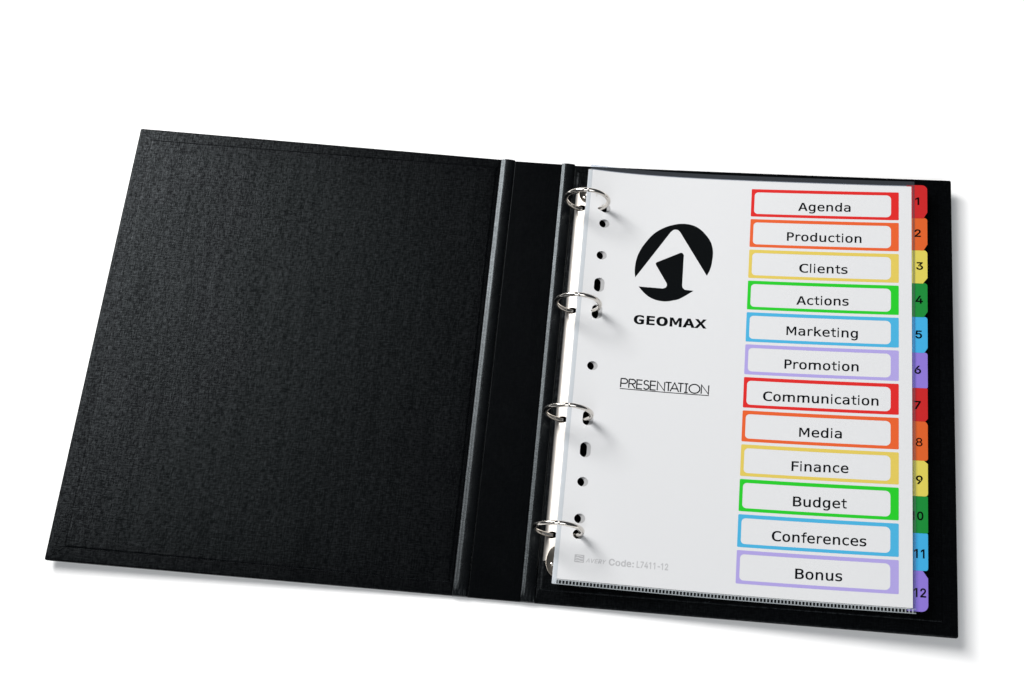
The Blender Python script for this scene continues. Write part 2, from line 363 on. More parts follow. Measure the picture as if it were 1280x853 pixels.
HUMANIST = {"A":[[[214,458],[140,192],[289,192]],[[172,520],[257,520],[416,0],[344,0],[305,135],[123,135],[86,0],[13,0]]],"P":[[[139,462],[139,267],[220,267],[251,270],[276,278],[296,292],[312,312],[321,336],[324,365],[321,393],[312,417],[297,436],[276,451],[251,459],[220,462]],[[69,520],[220,520],[274,515],[318,502],[352,480],[377,450],[392,411],[397,365],[392,317],[377,279],[353,248],[318,226],[274,213],[220,209],[139,209],[139,0],[69,0]]],"C":[[[374,18],[356,10],[337,3],[319,-3],[299,-7],[279,-9],[259,-10],[197,-2],[145,21],[104,61],[73,114],[55,180],[48,259],[55,338],[73,404],[104,458],[146,498],[197,521],[259,529],[279,528],[299,526],[319,522],[337,517],[356,509],[374,501],[374,429],[356,442],[338,452],[318,461],[298,467],[279,471],[259,472],[217,466],[183,449],[156,419],[137,378],[126,325],[122,259],[126,194],[137,141],[156,100],[183,71],[217,53],[259,47],[279,48],[299,52],[319,58],[338,67],[356,77],[374,91]]],"B":[[[128,248],[128,58],[212,58],[249,60],[278,67],[299,79],[314,97],[322,120],[325,150],[322,181],[313,206],[298,224],[276,238],[247,246],[212,248]],[[128,462],[128,305],[210,305],[241,308],[266,314],[284,325],[297,341],[304,362],[307,388],[304,412],[297,431],[284,445],[266,454],[241,460],[210,462]],[[58,520],[212,520],[261,516],[302,505],[335,485],[359,459],[373,427],[378,388],[375,358],[368,333],[355,313],[337,297],[314,285],[287,278],[318,270],[345,255],[367,235],[383,208],[393,178],[396,143],[391,99],[375,64],[350,36],[314,16],[268,4],[212,0],[58,0]]],"F":[[[81,520],[387,520],[387,461],[152,461],[152,307],[365,307],[365,248],[152,248],[152,0],[81,0]]],"a":[[[244,196],[223,196],[189,194],[161,187],[139,176],[123,161],[114,142],[110,118],[113,96],[120,78],[132,63],[148,52],[167,46],[190,44],[223,48],[251,60],[274,80],[291,108],[301,142],[304,182],[304,196]],[[369,222],[369,0],[304,0],[304,58],[289,37],[272,19],[253,6],[230,-3],[205,-8],[177,-10],[140,-6],[108,5],[82,24],[62,48],[50,78],[46,114],[51,153],[66,186],[90,212],[124,231],[166,242],[218,246],[304,246],[304,256],[302,285],[294,307],[281,324],[262,336],[237,343],[206,345],[184,344],[162,341],[140,336],[118,328],[96,319],[75,308],[75,372],[98,381],[121,387],[143,393],[164,396],[185,399],[206,399],[237,398],[264,393],[289,385],[310,374],[329,360],[344,342],[352,330],[359,315],[363,299],[366,279],[368,254]]],"g":[[[299,198],[296,242],[288,279],[275,308],[257,328],[234,341],[207,345],[178,341],[154,328],[135,308],[121,279],[113,242],[110,198],[113,154],[121,117],[135,88],[154,67],[178,55],[208,50],[235,55],[257,67],[275,88],[288,117],[296,154]],[[363,25],[358,-29],[344,-73],[321,-108],[289,-133],[249,-148],[200,-153],[182,-153],[163,-151],[144,-148],[125,-145],[106,-140],[86,-134],[86,-71],[108,-80],[129,-88],[148,-94],[166,-99],[183,-101],[200,-102],[231,-99],[256,-89],[275,-74],[288,-51],[296,-22],[299,16],[299,18],[299,62],[287,42],[273,26],[257,13],[238,4],[217,-1],[193,-3],[150,3],[114,22],[84,52],[61,92],[47,141],[43,198],[47,255],[61,304],[84,345],[114,375],[150,393],[193,399],[216,398],[238,393],[256,384],[273,373],[287,357],[299,338],[299,389],[363,389]]],"e":[[[387,211],[387,180],[110,180],[110,178],[113,138],[124,105],[143,79],[168,60],[199,48],[237,44],[258,45],[279,49],[301,54],[324,62],[347,71],[372,84],[372,20],[348,11],[325,3],[302,-3],[279,-7],[257,-9],[236,-10],[180,-4],[133,14],[94,44],[66,85],[49,135],[43,195],[48,253],[65,302],[93,344],[130,375],[175,393],[227,399],[273,394],[312,377],[344,349],[368,311],[382,265]],[[323,230],[320,264],[311,293],[296,316],[277,332],[253,342],[224,345],[195,342],[169,331],[148,314],[130,291],[119,263],[112,229]]],"n":[[[366,242],[366,0],[302,0],[302,242],[299,274],[293,299],[283,319],[268,333],[249,341],[225,344],[198,340],[175,330],[156,312],[143,287],[135,257],[132,220],[132,0],[68,0],[68,390],[132,390],[132,331],[145,352],[160,369],[178,382],[199,392],[222,397],[248,399],[284,395],[314,382],[337,360],[353,330],[363,290]]],"d":[[[299,340],[299,542],[363,542],[363,0],[299,0],[299,49],[287,31],[273,17],[256,5],[237,-3],[217,-8],[195,-10],[151,-4],[114,14],[83,45],[61,86],[47,136],[43,196],[47,255],[61,305],[84,345],[114,375],[151,393],[195,399],[217,398],[238,393],[257,384],[273,373],[287,358]],[[110,195],[113,149],[121,112],[134,82],[152,61],[176,48],[204,44],[232,48],[256,61],[275,83],[288,112],[296,149],[299,195],[296,240],[288,278],[275,307],[256,328],[232,341],[204,345],[176,341],[152,328],[134,307],[121,278],[113,240]]],"o":[[[214,345],[185,341],[160,328],[141,307],[127,278],[118,240],[116,195],[118,149],[127,112],[141,82],[160,61],[185,48],[214,44],[245,48],[269,61],[289,82],[303,112],[311,149],[314,195],[311,240],[303,278],[289,307],[269,328],[245,341]],[[214,399],[264,394],[306,376],[339,347],[363,307],[377,256],[382,195],[377,133],[363,83],[339,42],[306,13],[265,-4],[214,-10],[165,-4],[123,13],[91,42],[67,83],[52,133],[48,195],[52,256],[67,307],[91,347],[123,376],[165,394]]],"u":[[[68,148],[68,389],[132,389],[132,148],[134,116],[140,90],[151,70],[165,57],[184,48],[208,46],[236,49],[259,60],[278,77],[291,102],[299,132],[302,169],[302,389],[366,389],[366,0],[302,0],[302,58],[289,38],[273,21],[255,7],[234,-2],[211,-8],[186,-10],[150,-6],[120,7],[97,29],[81,60],[71,99]]],"c":[[[369,20],[352,11],[334,3],[316,-3],[298,-7],[279,-9],[260,-10],[204,-4],[157,14],[119,44],[91,85],[74,135],[68,195],[74,254],[91,304],[119,345],[157,375],[204,393],[260,399],[279,399],[297,396],[315,392],[333,386],[351,379],[369,369],[369,302],[352,316],[335,327],[318,335],[301,341],[281,344],[260,345],[223,341],[193,328],[168,306],[150,276],[139,239],[135,195],[139,150],[150,113],[168,83],[193,62],[224,49],[260,44],[282,45],[302,49],[320,54],[338,63],[354,73],[369,86]]],"s":[[[339,376],[339,314],[320,324],[302,332],[283,338],[265,342],[246,345],[227,346],[200,344],[178,339],[162,332],[150,321],[143,306],[140,289],[142,273],[147,260],[156,250],[172,241],[199,233],[236,225],[262,220],[291,212],[315,200],[334,183],[348,164],[356,140],[359,113],[354,77],[340,47],[318,22],[287,4],[249,-6],[203,-10],[184,-9],[164,-7],[143,-4],[121,1],[98,7],[74,14],[74,80],[98,69],[121,60],[143,53],[164,48],[185,45],[205,44],[231,45],[253,51],[271,61],[284,74],[291,90],[294,109],[284,136],[256,156],[209,171],[206,171],[182,176],[148,185],[121,197],[101,213],[87,232],[78,255],[76,282],[80,317],[92,346],[114,369],[142,386],[179,396],[222,399],[242,399],[262,397],[282,394],[301,389],[320,383]]],"k":[[[82,542],[148,542],[148,228],[317,390],[394,390],[241,243],[419,0],[340,0],[196,201],[148,156],[148,0],[82,0]]],"r":[[[402,310],[388,319],[374,327],[360,333],[346,337],[330,339],[314,340],[277,336],[246,323],[222,303],[205,274],[194,238],[190,194],[190,0],[126,0],[126,390],[190,390],[190,314],[203,339],[219,360],[240,377],[263,390],[290,397],[319,399],[334,399],[349,397],[363,393],[376,389],[389,383],[402,375]]],"t":[[[214,501],[214,390],[359,390],[359,340],[214,340],[214,128],[216,103],[221,83],[230,68],[244,59],[263,53],[287,51],[359,51],[359,0],[281,0],[238,3],[204,13],[179,29],[163,53],[153,86],[150,128],[150,340],[46,340],[46,390],[150,390],[150,501]]],"f":[[[370,542],[370,489],[297,489],[277,487],[261,482],[249,474],[242,463],[238,446],[236,424],[236,390],[370,390],[370,340],[236,340],[236,0],[172,0],[172,340],[68,340],[68,390],[172,390],[172,417],[175,456],[185,488],[201,511],[225,528],[255,538],[293,542]]],"G":[[[384,43],[365,27],[344,14],[321,3],[297,-4],[271,-9],[244,-10],[183,-2],[132,21],[91,61],[60,114],[42,181],[36,259],[42,338],[60,404],[91,458],[133,498],[185,521],[246,529],[268,528],[289,525],[309,520],[329,513],[348,503],[367,492],[367,420],[348,436],[328,449],[309,459],[289,466],[268,471],[246,472],[204,466],[170,449],[143,419],[124,378],[113,324],[109,259],[113,193],[124,140],[142,99],[168,70],[202,53],[244,47],[259,48],[273,49],[285,52],[297,57],[307,62],[317,69],[317,209],[242,209],[242,267],[384,267]]],"E":[[[69,520],[377,520],[377,461],[139,461],[139,307],[367,307],[367,248],[139,248],[139,59],[384,59],[384,0],[69,0]]],"X":[[[30,520],[106,520],[220,324],[336,520],[412,520],[256,275],[423,0],[347,0],[220,224],[82,0],[6,0],[180,275]]],"i":[[[68,0],[68,389],[132,389],[132,0]],[[68,462],[68,542],[132,542],[132,462]]],"l":[[[68,0],[68,542],[132,542],[132,0]]],"M":[[[0,0],[0,520],[96,520],[239,210],[382,520],[478,520],[478,0],[410,0],[410,430],[262,112],[216,112],[64,430],[64,0]]],"m":[[[322,242],[322,0],[253,0],[253,242],[250,274],[243,299],[232,319],[216,333],[196,341],[170,344],[140,340],[116,330],[95,312],[81,287],[72,257],[69,220],[69,0],[0,0],[0,390],[69,390],[69,331],[83,352],[99,369],[119,382],[142,392],[166,397],[194,399],[233,395],[266,382],[291,360],[308,330],[319,290]],[[580,242],[580,0],[511,0],[511,242],[508,274],[501,299],[490,319],[474,333],[454,341],[428,344],[398,340],[374,330],[353,312],[339,287],[330,257],[327,220],[327,0],[258,0],[258,390],[327,390],[327,331],[341,352],[357,369],[377,382],[400,392],[424,397],[452,399],[491,395],[524,382],[549,360],[566,330],[577,290]]]}
# advance, left bearing and ink width of each wide humanist letter, thousandths of an em
WIDE = {'a': (601, 50, 470), 'c': (521, 50, 432), 'd': (623, 50, 495), 'e': (596, 50, 505), 'f': (352, 25, 345), 'g': (623, 50, 495),
        'i': (274, 85, 90), 'k': (592, 85, 515), 'l': (274, 92, 90), 'm': (973, 80, 815), 'n': (633, 80, 475), 'o': (607, 48, 512),
        'r': (427, 80, 350), 's': (521, 42, 435), 't': (394, 25, 350), 'u': (633, 78, 475), 'A': (684, 10, 665), 'B': (686, 88, 555),
        'C': (698, 55, 605), 'F': (575, 88, 475), 'M': (843, 88, 668), 'P': (603, 88, 490)}
BOLD = {'G': (811, 50, 690), 'E': (683, 80, 550), 'O': (850, 45, 760), 'M': (948, 80, 790), 'A': (776, 5, 766), 'X': (764, 10, 744)}
def inside(p, loop):
    c = False
    for i in range(len(loop)):
        (x1, y1), (x2, y2) = loop[i-1], loop[i]
        if (y1 > p[1]) != (y2 > p[1]) and p[0] < (x2-x1)*(p[1]-y1)/(y2-y1)+x1: c = not c
    return c
def fat(l, s, sy):
    """offset a closed outline outwards (s > 0) or, for a counter, inwards"""
    q = [l[0]]
    for p in l[1:]:
        if math.hypot(p[0]-q[-1][0], p[1]-q[-1][1]) > 9: q.append(p)
    l = q
    n = len(l); out = []
    A = sum(l[i-1][0]*l[i][1]-l[i][0]*l[i-1][1] for i in range(n))
    sg = 1 if A > 0 else -1
    for i in range(n):
        p, q, r = Vector(l[i-1]), Vector(l[i]), Vector(l[(i+1) % n])
        d1 = (q-p).normalized(); d2 = (r-q).normalized()
        nn = Vector((d1.y+d2.y, -(d1.x+d2.x)))
        if nn.length < 0.2: out.append(tuple(q)); continue
        k = nn.length/2
        nn.normalize()
        out.append((q.x+nn.x*sg*s/max(k, 0.5), q.y+nn.y*sg*sy/max(k, 0.5)))
    return out
def glyph_bm(body, bold=0.0, track=0, font=None, metrics=None, boldy=None):
    """lettering from stored outlines, each overlapping stroke a hair above the last"""
    font = font or GROTESQUE
    boldy = bold if boldy is None else boldy
    bm = bmesh.new(); x = 0
    for ch in body:
        loops = font[ch if ch != 'O' else 'o']
        xs = [p[0] for l in loops for p in l]
        ys = [p[1] for l in loops for p in l]
        if metrics:
            adv, lsb, ink = [t*0.713 for t in metrics[ch]]
            k = (ink-2*bold)/(max(xs)-min(xs)); x0 = lsb+bold-min(xs)*k
        else:
            adv, k, x0 = 453 if ch.isdigit() else max(xs)+45, 1, 0
            if ch == 'e' and font is GROTESQUE: k = 0.95
        ky = 1
        if ch == 'O': ky = 530/404.0
        if font is HUMANIST and ch in 'GEOAXM' and boldy:
            ky *= (520-2*boldy)/520.0
        loops = [[(px*k+x0+x, (py*ky+boldy) if (font is HUMANIST and boldy) else py) for px, py in l] for l in loops]
        outers = [l for l in loops if not any(l is not k_ and all(inside(p, k_) for p in l) for k_ in loops)]
        groups = [[o_]+[l for l in loops if l is not o_ and l not in outers and inside(l[0], o_)] for o_ in outers]
        if bold:
            groups = [[fat(g[0], bold, boldy)]+[fat(h_, -bold, -boldy) for h_ in g[1:]] for g in groups]
        for gi, g in enumerate(groups):
            sub = flat_fill([g])
            me = bpy.data.meshes.new('g'); sub.to_mesh(me); sub.free(); bm.from_mesh(me); bpy.data.meshes.remove(me)
        x += adv+track
    return bm

def strokes_bm(strokes, w):
    """thin monoline lettering: polylines swept with a flat pen of width w"""
    bm = bmesh.new()
    for pl in strokes:
        P = [Vector((x, y)) for x, y in pl]
        L, R = [], []
        for i, p in enumerate(P):
            d1 = (P[i]-P[i-1]).normalized() if i else (P[1]-P[0]).normalized()
            d2 = (P[i+1]-P[i]).normalized() if i < len(P)-1 else d1
            n1 = Vector((-d1.y, d1.x)); n2 = Vector((-d2.y, d2.x))
            n = (n1+n2)
            if n.length < 0.2: n = n1.copy()
            n.normalize()
            k = 1/max(0.5, n.dot(n1))
            L.append(bm.verts.new((p.x+n.x*w/2*k, p.y+n.y*w/2*k, 0)))
            R.append(bm.verts.new((p.x-n.x*w/2*k, p.y-n.y*w/2*k, 0)))
        for i in range(len(P)-1):
            f = bm.faces.new((R[i], R[i+1], L[i+1], L[i]))
            f.normal_update()
            if f.normal.z < 0: f.normal_flip()
    return bm

# ------------------------------------------------------------------ setting
bm = bmesh.new()
bmesh.ops.create_grid(bm, x_segments=4, y_segments=4, size=4)
tb = link('table_surface', to_mesh(bm, 'table_surface', False), M['table'])
TZ = -0.0031
tb.location = (0, 0, TZ)
tag(tb, 'seamless white table surface under the open black binder', kind='structure')

# ------------------------------------------------------------------ ring binder
binder = empty('ring_binder', (0, 0, 0))
tag(binder, 'open black ring binder with cloth textured covers lying flat on white', 'binder')

def cover_z(x):
    """inner surface height of the open covers (metres)"""
    if x < -26.5:
        return (-26.5-x)/1000*math.tan(math.radians(1.086))
    if x > 26.5:
        return 0.0085*((x-26.5)/262.0)**1.25
    return 0.0

def slab(name, outline, loops, m, parent, us, vs, zf=cover_z, capflat=True):
    """a board: stacked outline loops (inset mm, height mm) from the bottom up, then a top skin, bent by zf"""
    n = len(outline)
    cx = sum(p[0] for p in outline)/n; cy = sum(p[1] for p in outline)/n
    def inset(d):
        out = []
        for i in range(n):
            p, q, r = Vector(outline[i-1]), Vector(outline[i]), Vector(outline[(i+1) % n])
            d1 = (q-p).normalized(); d2 = (r-q).normalized()
            nn = Vector((-(d1.y+d2.y), d1.x+d2.x)).normalized()
            k = nn.dot(Vector((-d1.y, d1.x)))
            out.append(q+nn*d/max(k, 0.5))
        return out
    bm = bmesh.new()
    rings = []
    for d, z in loops:
        rings.append([bm.verts.new((p.x, p.y, z)) for p in inset(d)])
    for a, b in zip(rings, rings[1:]):
        for i in range(n):
            j = (i+1) % n
            bm.faces.new((a[i], a[j], b[j], b[i]))
    bm.faces.new(rings[-1])
    bm.faces.new(list(reversed(rings[0])))
    cuts(bm, us, vs)
    for v in bm.verts:
        v.co = Vector((v.co.x/1000, v.co.y/1000, zf(v.co.x)+v.co.z/1000))
    bmesh.ops.triangulate(bm, faces=[f for f in bm.faces if len(f.verts) > 4])
    return link(name, to_mesh(bm, name, True, 18), m, parent)

EDGE = [(1.0, -2.7), (0.25, -2.5), (0.0, -2.0), (0.0, -0.9), (0.22, -0.35), (0.7, -0.06), (1.3, 0.0)]
VS = [-120, -80, -40, 0, 40, 80, 120]

def cover(name, sgn, tl, tr, br, bl):
    out = []
    quad = [bl, br, tr, tl]
    # rounded corners
    for i in range(4):
        p, q, r = Vector(quad[i-1]), Vector(quad[i]), Vector(quad[(i+1) % 4])
        rad = 1.4 if abs(q.x) > 100 else 0.3
        a = q+(p-q).normalized()*rad; b = q+(r-q).normalized()*rad
        for k in range(4):
            t = k/3
            out.append(tuple(a*(1-t)**2+q*2*t*(1-t)+b*t*t))
    us = [sgn*x for x in range(36, 290, 12)]
    return slab(name, out, EDGE, M['cloth'], binder, us, VS)

left = cover('left_cover', -1, (-290.2, 161.4), (-26.2, 159.0), (-26.2, -159.7), (-291.8, -161.0))
right = cover('right_cover', 1, (26.2, 158.2), (290.0, 162.0), (290.3, -160.6), (26.2, -159.9))

# lining sheets glued inside each cover, set in from the turned edges
LE = [(0, -0.2), (0.0, 0.10), (0.7, 0.34), (1.2, 0.36)]
def lining(sgn, x_in, x_out, y0, y1, parent):
    xs = sorted((x_in, x_out))
    r = (0.8, 0.8, 0.8, 0.8)
    o = slab('lining', rrect(xs[0], y0, xs[1], y1, r, 3), LE, M['lining'], parent,
             [sgn*x for x in range(36, 290, 12)], VS)
    return o
lining(-1, -29.0, -280.2, -151.4, 152.4, left)
lining(1, 29.0, 280.8, -151.4, 152.8, right)

# mitred corners where the cloth is folded over the board
def mitre(parent, xo, yo, xi, yi):
    a, b = Vector((xo, yo)), Vector((xi, yi))
    d = (b-a).normalized(); nn = Vector((-d.y, d.x))
    bm = bmesh.new()
    N = 8; rows = []
    for i in range(N+1):
        p = a+(b-a)*i/N
        row = []
        for w, z in ((-0.55, 0.01), (-0.1, 0.16), (0.1, 0.16), (0.2, 0.01)):
            q = p+nn*w
            row.append(bm.verts.new((q.x/1000, q.y/1000, cover_z(q.x)+z/1000)))
        rows.append(row)
    for r0, r1 in zip(rows, rows[1:]):
        for k in range(3):
            bm.faces.new((r0[k], r0[k+1], r1[k+1], r1[k]))
    bmesh.ops.recalc_face_normals(bm, faces=bm.faces[:])
    link('mitre_fold', to_mesh(bm, 'mitre_fold', True, 60), M['cloth'], parent)
mitre(left, -290.4, -159.6, -280.6, -151.7)
mitre(left, -289.0, 160.2, -280.6, 152.8)
mitre(right, 289.0, -159.4, 281.1, -151.7)
mitre(right, 288.8, 160.8, 281.1, 153.1)

# spine board and the two rolled hinges beside it
slab('spine', rrect(-16.45, -159.8, 17.05, 158.3, 0.2, 2), [(0.6, -2.7), (0, -2.3), (0, -0.5), (0.15, -0.12), (0.5, 0.0)],
     M['spine'], binder, [], VS)

def hinge(x0, x1, h, fl):
    """the cloth rolls up into a soft ridge between two boards; pinched flat at both ends"""
    prof = []
    N = 40
    for i in range(N+1):
        t = i/N
        x = x0+(x1-x0)*t
        # steady slope up the left flank, soft crown, rounded fall to the right
        d = t*(x1-x0)
        if d < fl: z = 0.22+0.325*d
        else:
            q = (d-fl)/((x1-x0)-fl)
            z = (0.22+0.325*fl+0.325*1.6*q*math.exp(-4.5*q))*math.sqrt(max(0.0, 1-q**2.4))
        z *= h/2.3*min(1.0, d/0.25) if d < 0.25 else h/2.3
        # a fine crease down the left flank
        z -= 0.05*math.exp(-((d-1.5)/0.22)**2)
        prof.append((x, z+0.03))
    bm = bmesh.new()
    ys = [-159.7, -159.1, -158.0, -156.7, -155.0, -150, -140]+[-130+10*i for i in range(29)]+[152, 156, 158.6]
    rng = random.Random(int(x0*10))
    rows = []
    for y in ys:
        e = min(1.0, max(0.0, (y+159.7)/4.5))
        k = 0.30+0.70*(3*e*e-2*e**3)
        wob = rng.uniform(-0.12, 0.12)
        rows.append([bm.verts.new(((x+wob*math.sin(math.pi*(x-x0)/(x1-x0)))/1000, y/1000,
                                   (z*k+(0.18*math.sin(x*2.7) if y < -156.5 and z > 0.2 else 0))/1000)) for x, z in prof])
    for r0, r1 in zip(rows, rows[1:]):
        for k in range(N):
            bm.faces.new((r0[k], r0[k+1], r1[k+1], r1[k]))
    # ends and underside
    bot = []
    for row, y in ((rows[0], ys[0]), (rows[-1], ys[-1])):
        b = [bm.verts.new((v.co.x, v.co.y, -0.0026)) for v in row]
        for k in range(N):
            vs_ = (row[k+1], row[k], b[k], b[k+1])
            bm.faces.new(vs_ if row is rows[0] else tuple(reversed(vs_)))
        bot.append(b)
    bmesh.ops.recalc_face_normals(bm, faces=bm.faces[:])
    if sum(f.normal.z for f in bm.faces) < 0:
        for f in bm.faces: f.normal_flip()
    link('hinge_ridge', to_mesh(bm, 'hinge_ridge', True, 50), M['hinge'], binder)
hinge(-26.6, -16.4, 2.5, 3.2)
hinge(17.0, 26.6, 2.5, 2.5)

# ------------------------------------------------------------------ ring mechanism
RX, RR = 37.9, 14.9
RINGS = [(121.4, 18.1, 14.8), (42.3, 18.1, 14.8), (-36.9, 18.7, 15.2), (-116.0, 19.0, 15.3)]
RW, RH, RB = 8.6, 5.4, 0.9            # rail half width, arch height, base height
# arc-length table of the arched rail
ARC = []
s_ = 0.0; px_ = None
for i in range(121):
    a = math.pi*(1-i/120)
    x = RW*math.cos(a); z = RH*math.sin(a)**0.85 if math.sin(a) > 0 else 0
    if px_: s_ += math.hypot(x-px_[0], z-px_[1])
    px_ = (x, z); ARC.append((s_, x, z))
ST = ARC[-1][0]
def on_rail(s, y, h=0.0):
    s = min(max(s, 0), ST)
    for a, b in zip(ARC, ARC[1:]):
        if b[0] >= s:
            t = (s-a[0])/(b[0]-a[0])
            x = a[1]+(b[1]-a[1])*t; z = a[2]+(b[2]-a[2])*t
            nx, nz = -(b[2]-a[2]), (b[1]-a[1]); L = math.hypot(nx, nz)
            return Vector(((RX+x+nx/L*h)/1000, y/1000, (RB+z+nz/L*h)/1000))
def s_of(dx):
    for a, b in zip(ARC, ARC[1:]):
        if b[1] >= dx: return a[0]+(b[0]-a[0])*(dx-a[1])/(b[1]-a[1])
holes = []
for y, zc, r in RINGS:
    for dx in (-4.3, 4.3):
        holes.append(circle(s_of(dx), y-0.2, 3.6, 2.4, 20))
bm = flat_fill([[rrect(0, -133.0, ST, 133.5, 2.5, 5)]+holes])
cuts(bm, [ST*i/26 for i in range(1, 26)], [-140+10*i for i in range(29)])
thk = {}
for v in bm.verts:
    v.co = on_rail(v.co.x, v.co.y)
fs = bm.faces[:]
bnd = [e for e in bm.edges if e.is_boundary]
mp = {v: bm.verts.new(Vector((RX/1000, v.co.y, 0))+(v.co-Vector((RX/1000, v.co.y, 0)))*0.87) for v in bm.verts[:]}
for f in fs: bm.faces.new([mp[v] for v in reversed(f.verts[:])])
for e in bnd:
    f = e.link_faces[0]; a, b = e.verts; vs = list(f.verts); i = vs.index(a)
    if vs[(i+1) % len(vs)] != b: a, b = b, a
    bm.faces.new((b, a, mp[a], mp[b]))
link('rail', to_mesh(bm, 'rail', True, 40), M['rail'], binder)
# plate inside the arch, coloured black to paint the shade behind the ring holes
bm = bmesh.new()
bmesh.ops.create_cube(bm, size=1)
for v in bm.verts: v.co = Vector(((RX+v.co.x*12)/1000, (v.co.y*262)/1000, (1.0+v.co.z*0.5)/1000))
link('shaded_hinge_plate', to_mesh(bm, 'shaded_hinge_plate', False), M['black_ink'], binder)

def ring_half(side):
    """one half of a round wire ring: side -1 is the left half. centred on the ring's own centre, unit radius 14.8 mm"""
    bm = bmesh.new()
    r0, w = 14.8, 1.5
    a0, a1 = (math.radians(90.5), math.radians(256)) if side < 0 else (math.radians(89.5), math.radians(-76))
    N, K = 40, 14
    rows = []
    for i in range(N+1):
        a = a0+(a1-a0)*i/N
        ww = w
        if i == 0: ww = w*0.80
        elif i == 1: ww = w*0.98
        c = Vector((r0*math.cos(a), 0, r0*math.sin(a))); rad = Vector((math.cos(a), 0, math.sin(a)))
        rows.append([bm.verts.new((c+rad*ww*math.cos(2*math.pi*k/K)+Vector((0, ww*math.sin(2*math.pi*k/K), 0)))/1000) for k in range(K)])
    for p, q in zip(rows, rows[1:]):
        for k in range(K):
            bm.faces.new((p[k], p[(k+1) % K], q[(k+1) % K], q[k]))
    bm.faces.new(rows[0]); bm.faces.new(rows[-1])
    bmesh.ops.recalc_face_normals(bm, faces=bm.faces[:])
    return to_mesh(bm, 'ring_half', True, 50)
hl, hr = ring_half(-1), ring_half(1)
for y, zc, r in RINGS:
    rg = empty('ring', (RX/1000, y/1000, zc/1000))
    rg.parent = binder
    for me in (hl, hr):
        h = link('ring_half', me, M['nickel'], rg)
        k = r/14.8
        h.scale = (k, 1, k)

def dish(y, ry, rz):
    """end lever of the mechanism: a shallow oval dish of sheet metal over the rail end, with a rivet"""
    bm = bmesh.new(); rows = []
    for f, z in ((0.001, -0.9), (0.35, -0.75), (0.7, -0.35), (0.88, 0.0), (0.96, 0.22), (1.0, 0.15), (1.0, -0.4)):
        rows.append([bm.verts.new(((RX+6.4*f*math.cos(2*math.pi*k/32))/1000, (y+ry*f*math.sin(2*math.pi*k/32))/1000,
                                   (rz+z)/1000)) for k in range(32)])
    for p, q in zip(rows, rows[1:]):
        for k in range(32):
            bm.faces.new((p[k], q[k], q[(k+1) % 32], p[(k+1) % 32]))
    bmesh.ops.recalc_face_normals(bm, faces=bm.faces[:])
    lv = link('opening_lever', to_mesh(bm, 'opening_lever', True, 50), M['lever'], binder)
    lv['label'] = 'dark nickel oval lever at the rail end'
    bm = bmesh.new()
    bmesh.ops.create_uvsphere(bm, u_segments=16, v_segments=8, radius=0.0014)
    for v in bm.verts: v.co = Vector((v.co.x+(RX-2.2)/1000, v.co.y+(y-2)/1000, v.co.z*0.6+(rz-0.5)/1000))
    link('rivet', to_mesh(bm, 'rivet', True, 60), M['nickel'], lv)
dish(-133.5, 10.0, 7.0)
dish(131.5, 6.0, 7.0)

# ------------------------------------------------------------------ punched sheets
HOLES = [('r', 118.9), ('r', 106.9), ('r', 82.0), ('s', 59.3), ('s', 38.9), ('r', -1.1), ('s', -38.6), ('s', -60.9),
         ('r', -83.1), ('r', -108.0), ('r', -118.4)]
def punch(u=12.1, grow=0.0):
    out = []
    for k, v in HOLES:
        if k == 'r': out.append(circle(u, v, 3.55+grow, 3.25+grow, 22))
        else: out.append(slot(u, v, 3.5+grow, 5.3+grow, 10))
    return out

COLS = ['red', 'orange', 'yellow', 'green', 'blue', 'lilac']*2
NAMES = ['red', 'orange', 'yellow', 'green', 'sky blue', 'purple']*2
TB = [149.9, 124.3, 99.7, 74.8, 49.9, 24.0, -1.1, -24.4, -51.3, -75.3, -99.7, -124.0, -150.3]
TR_ = [3.6, 2.0, 2.8, 2.0, 2.0, 1.8, 1.2, 3.2, ('c', 2.6, 2.4), 1.0, 1.2, ('c', 3.4, 5.0)]
BR_ = [('c', 2.6, 4.6), ('c', 2.6, 4.6), ('c', 3.0, 4.2), ('c', 2.6, 4.0), ('c', 2.2, 3.6), 1.0, ('c', 1.6, 2.0), 1.6, 2.0, 1.0, 1.8, 4.2]
NUMU = [226.2, 226.4, 227.6, 227.2, 226.8, 226.1, 225.8, 226.8, 226.8, 225.4, 226.6, 226.9]
NUMV = [137.3, 112.6, 87.6, 62.5, 36.9, 11.5, -13.4, -39.0, -64.6, -88.6, -113.3, -138.3]
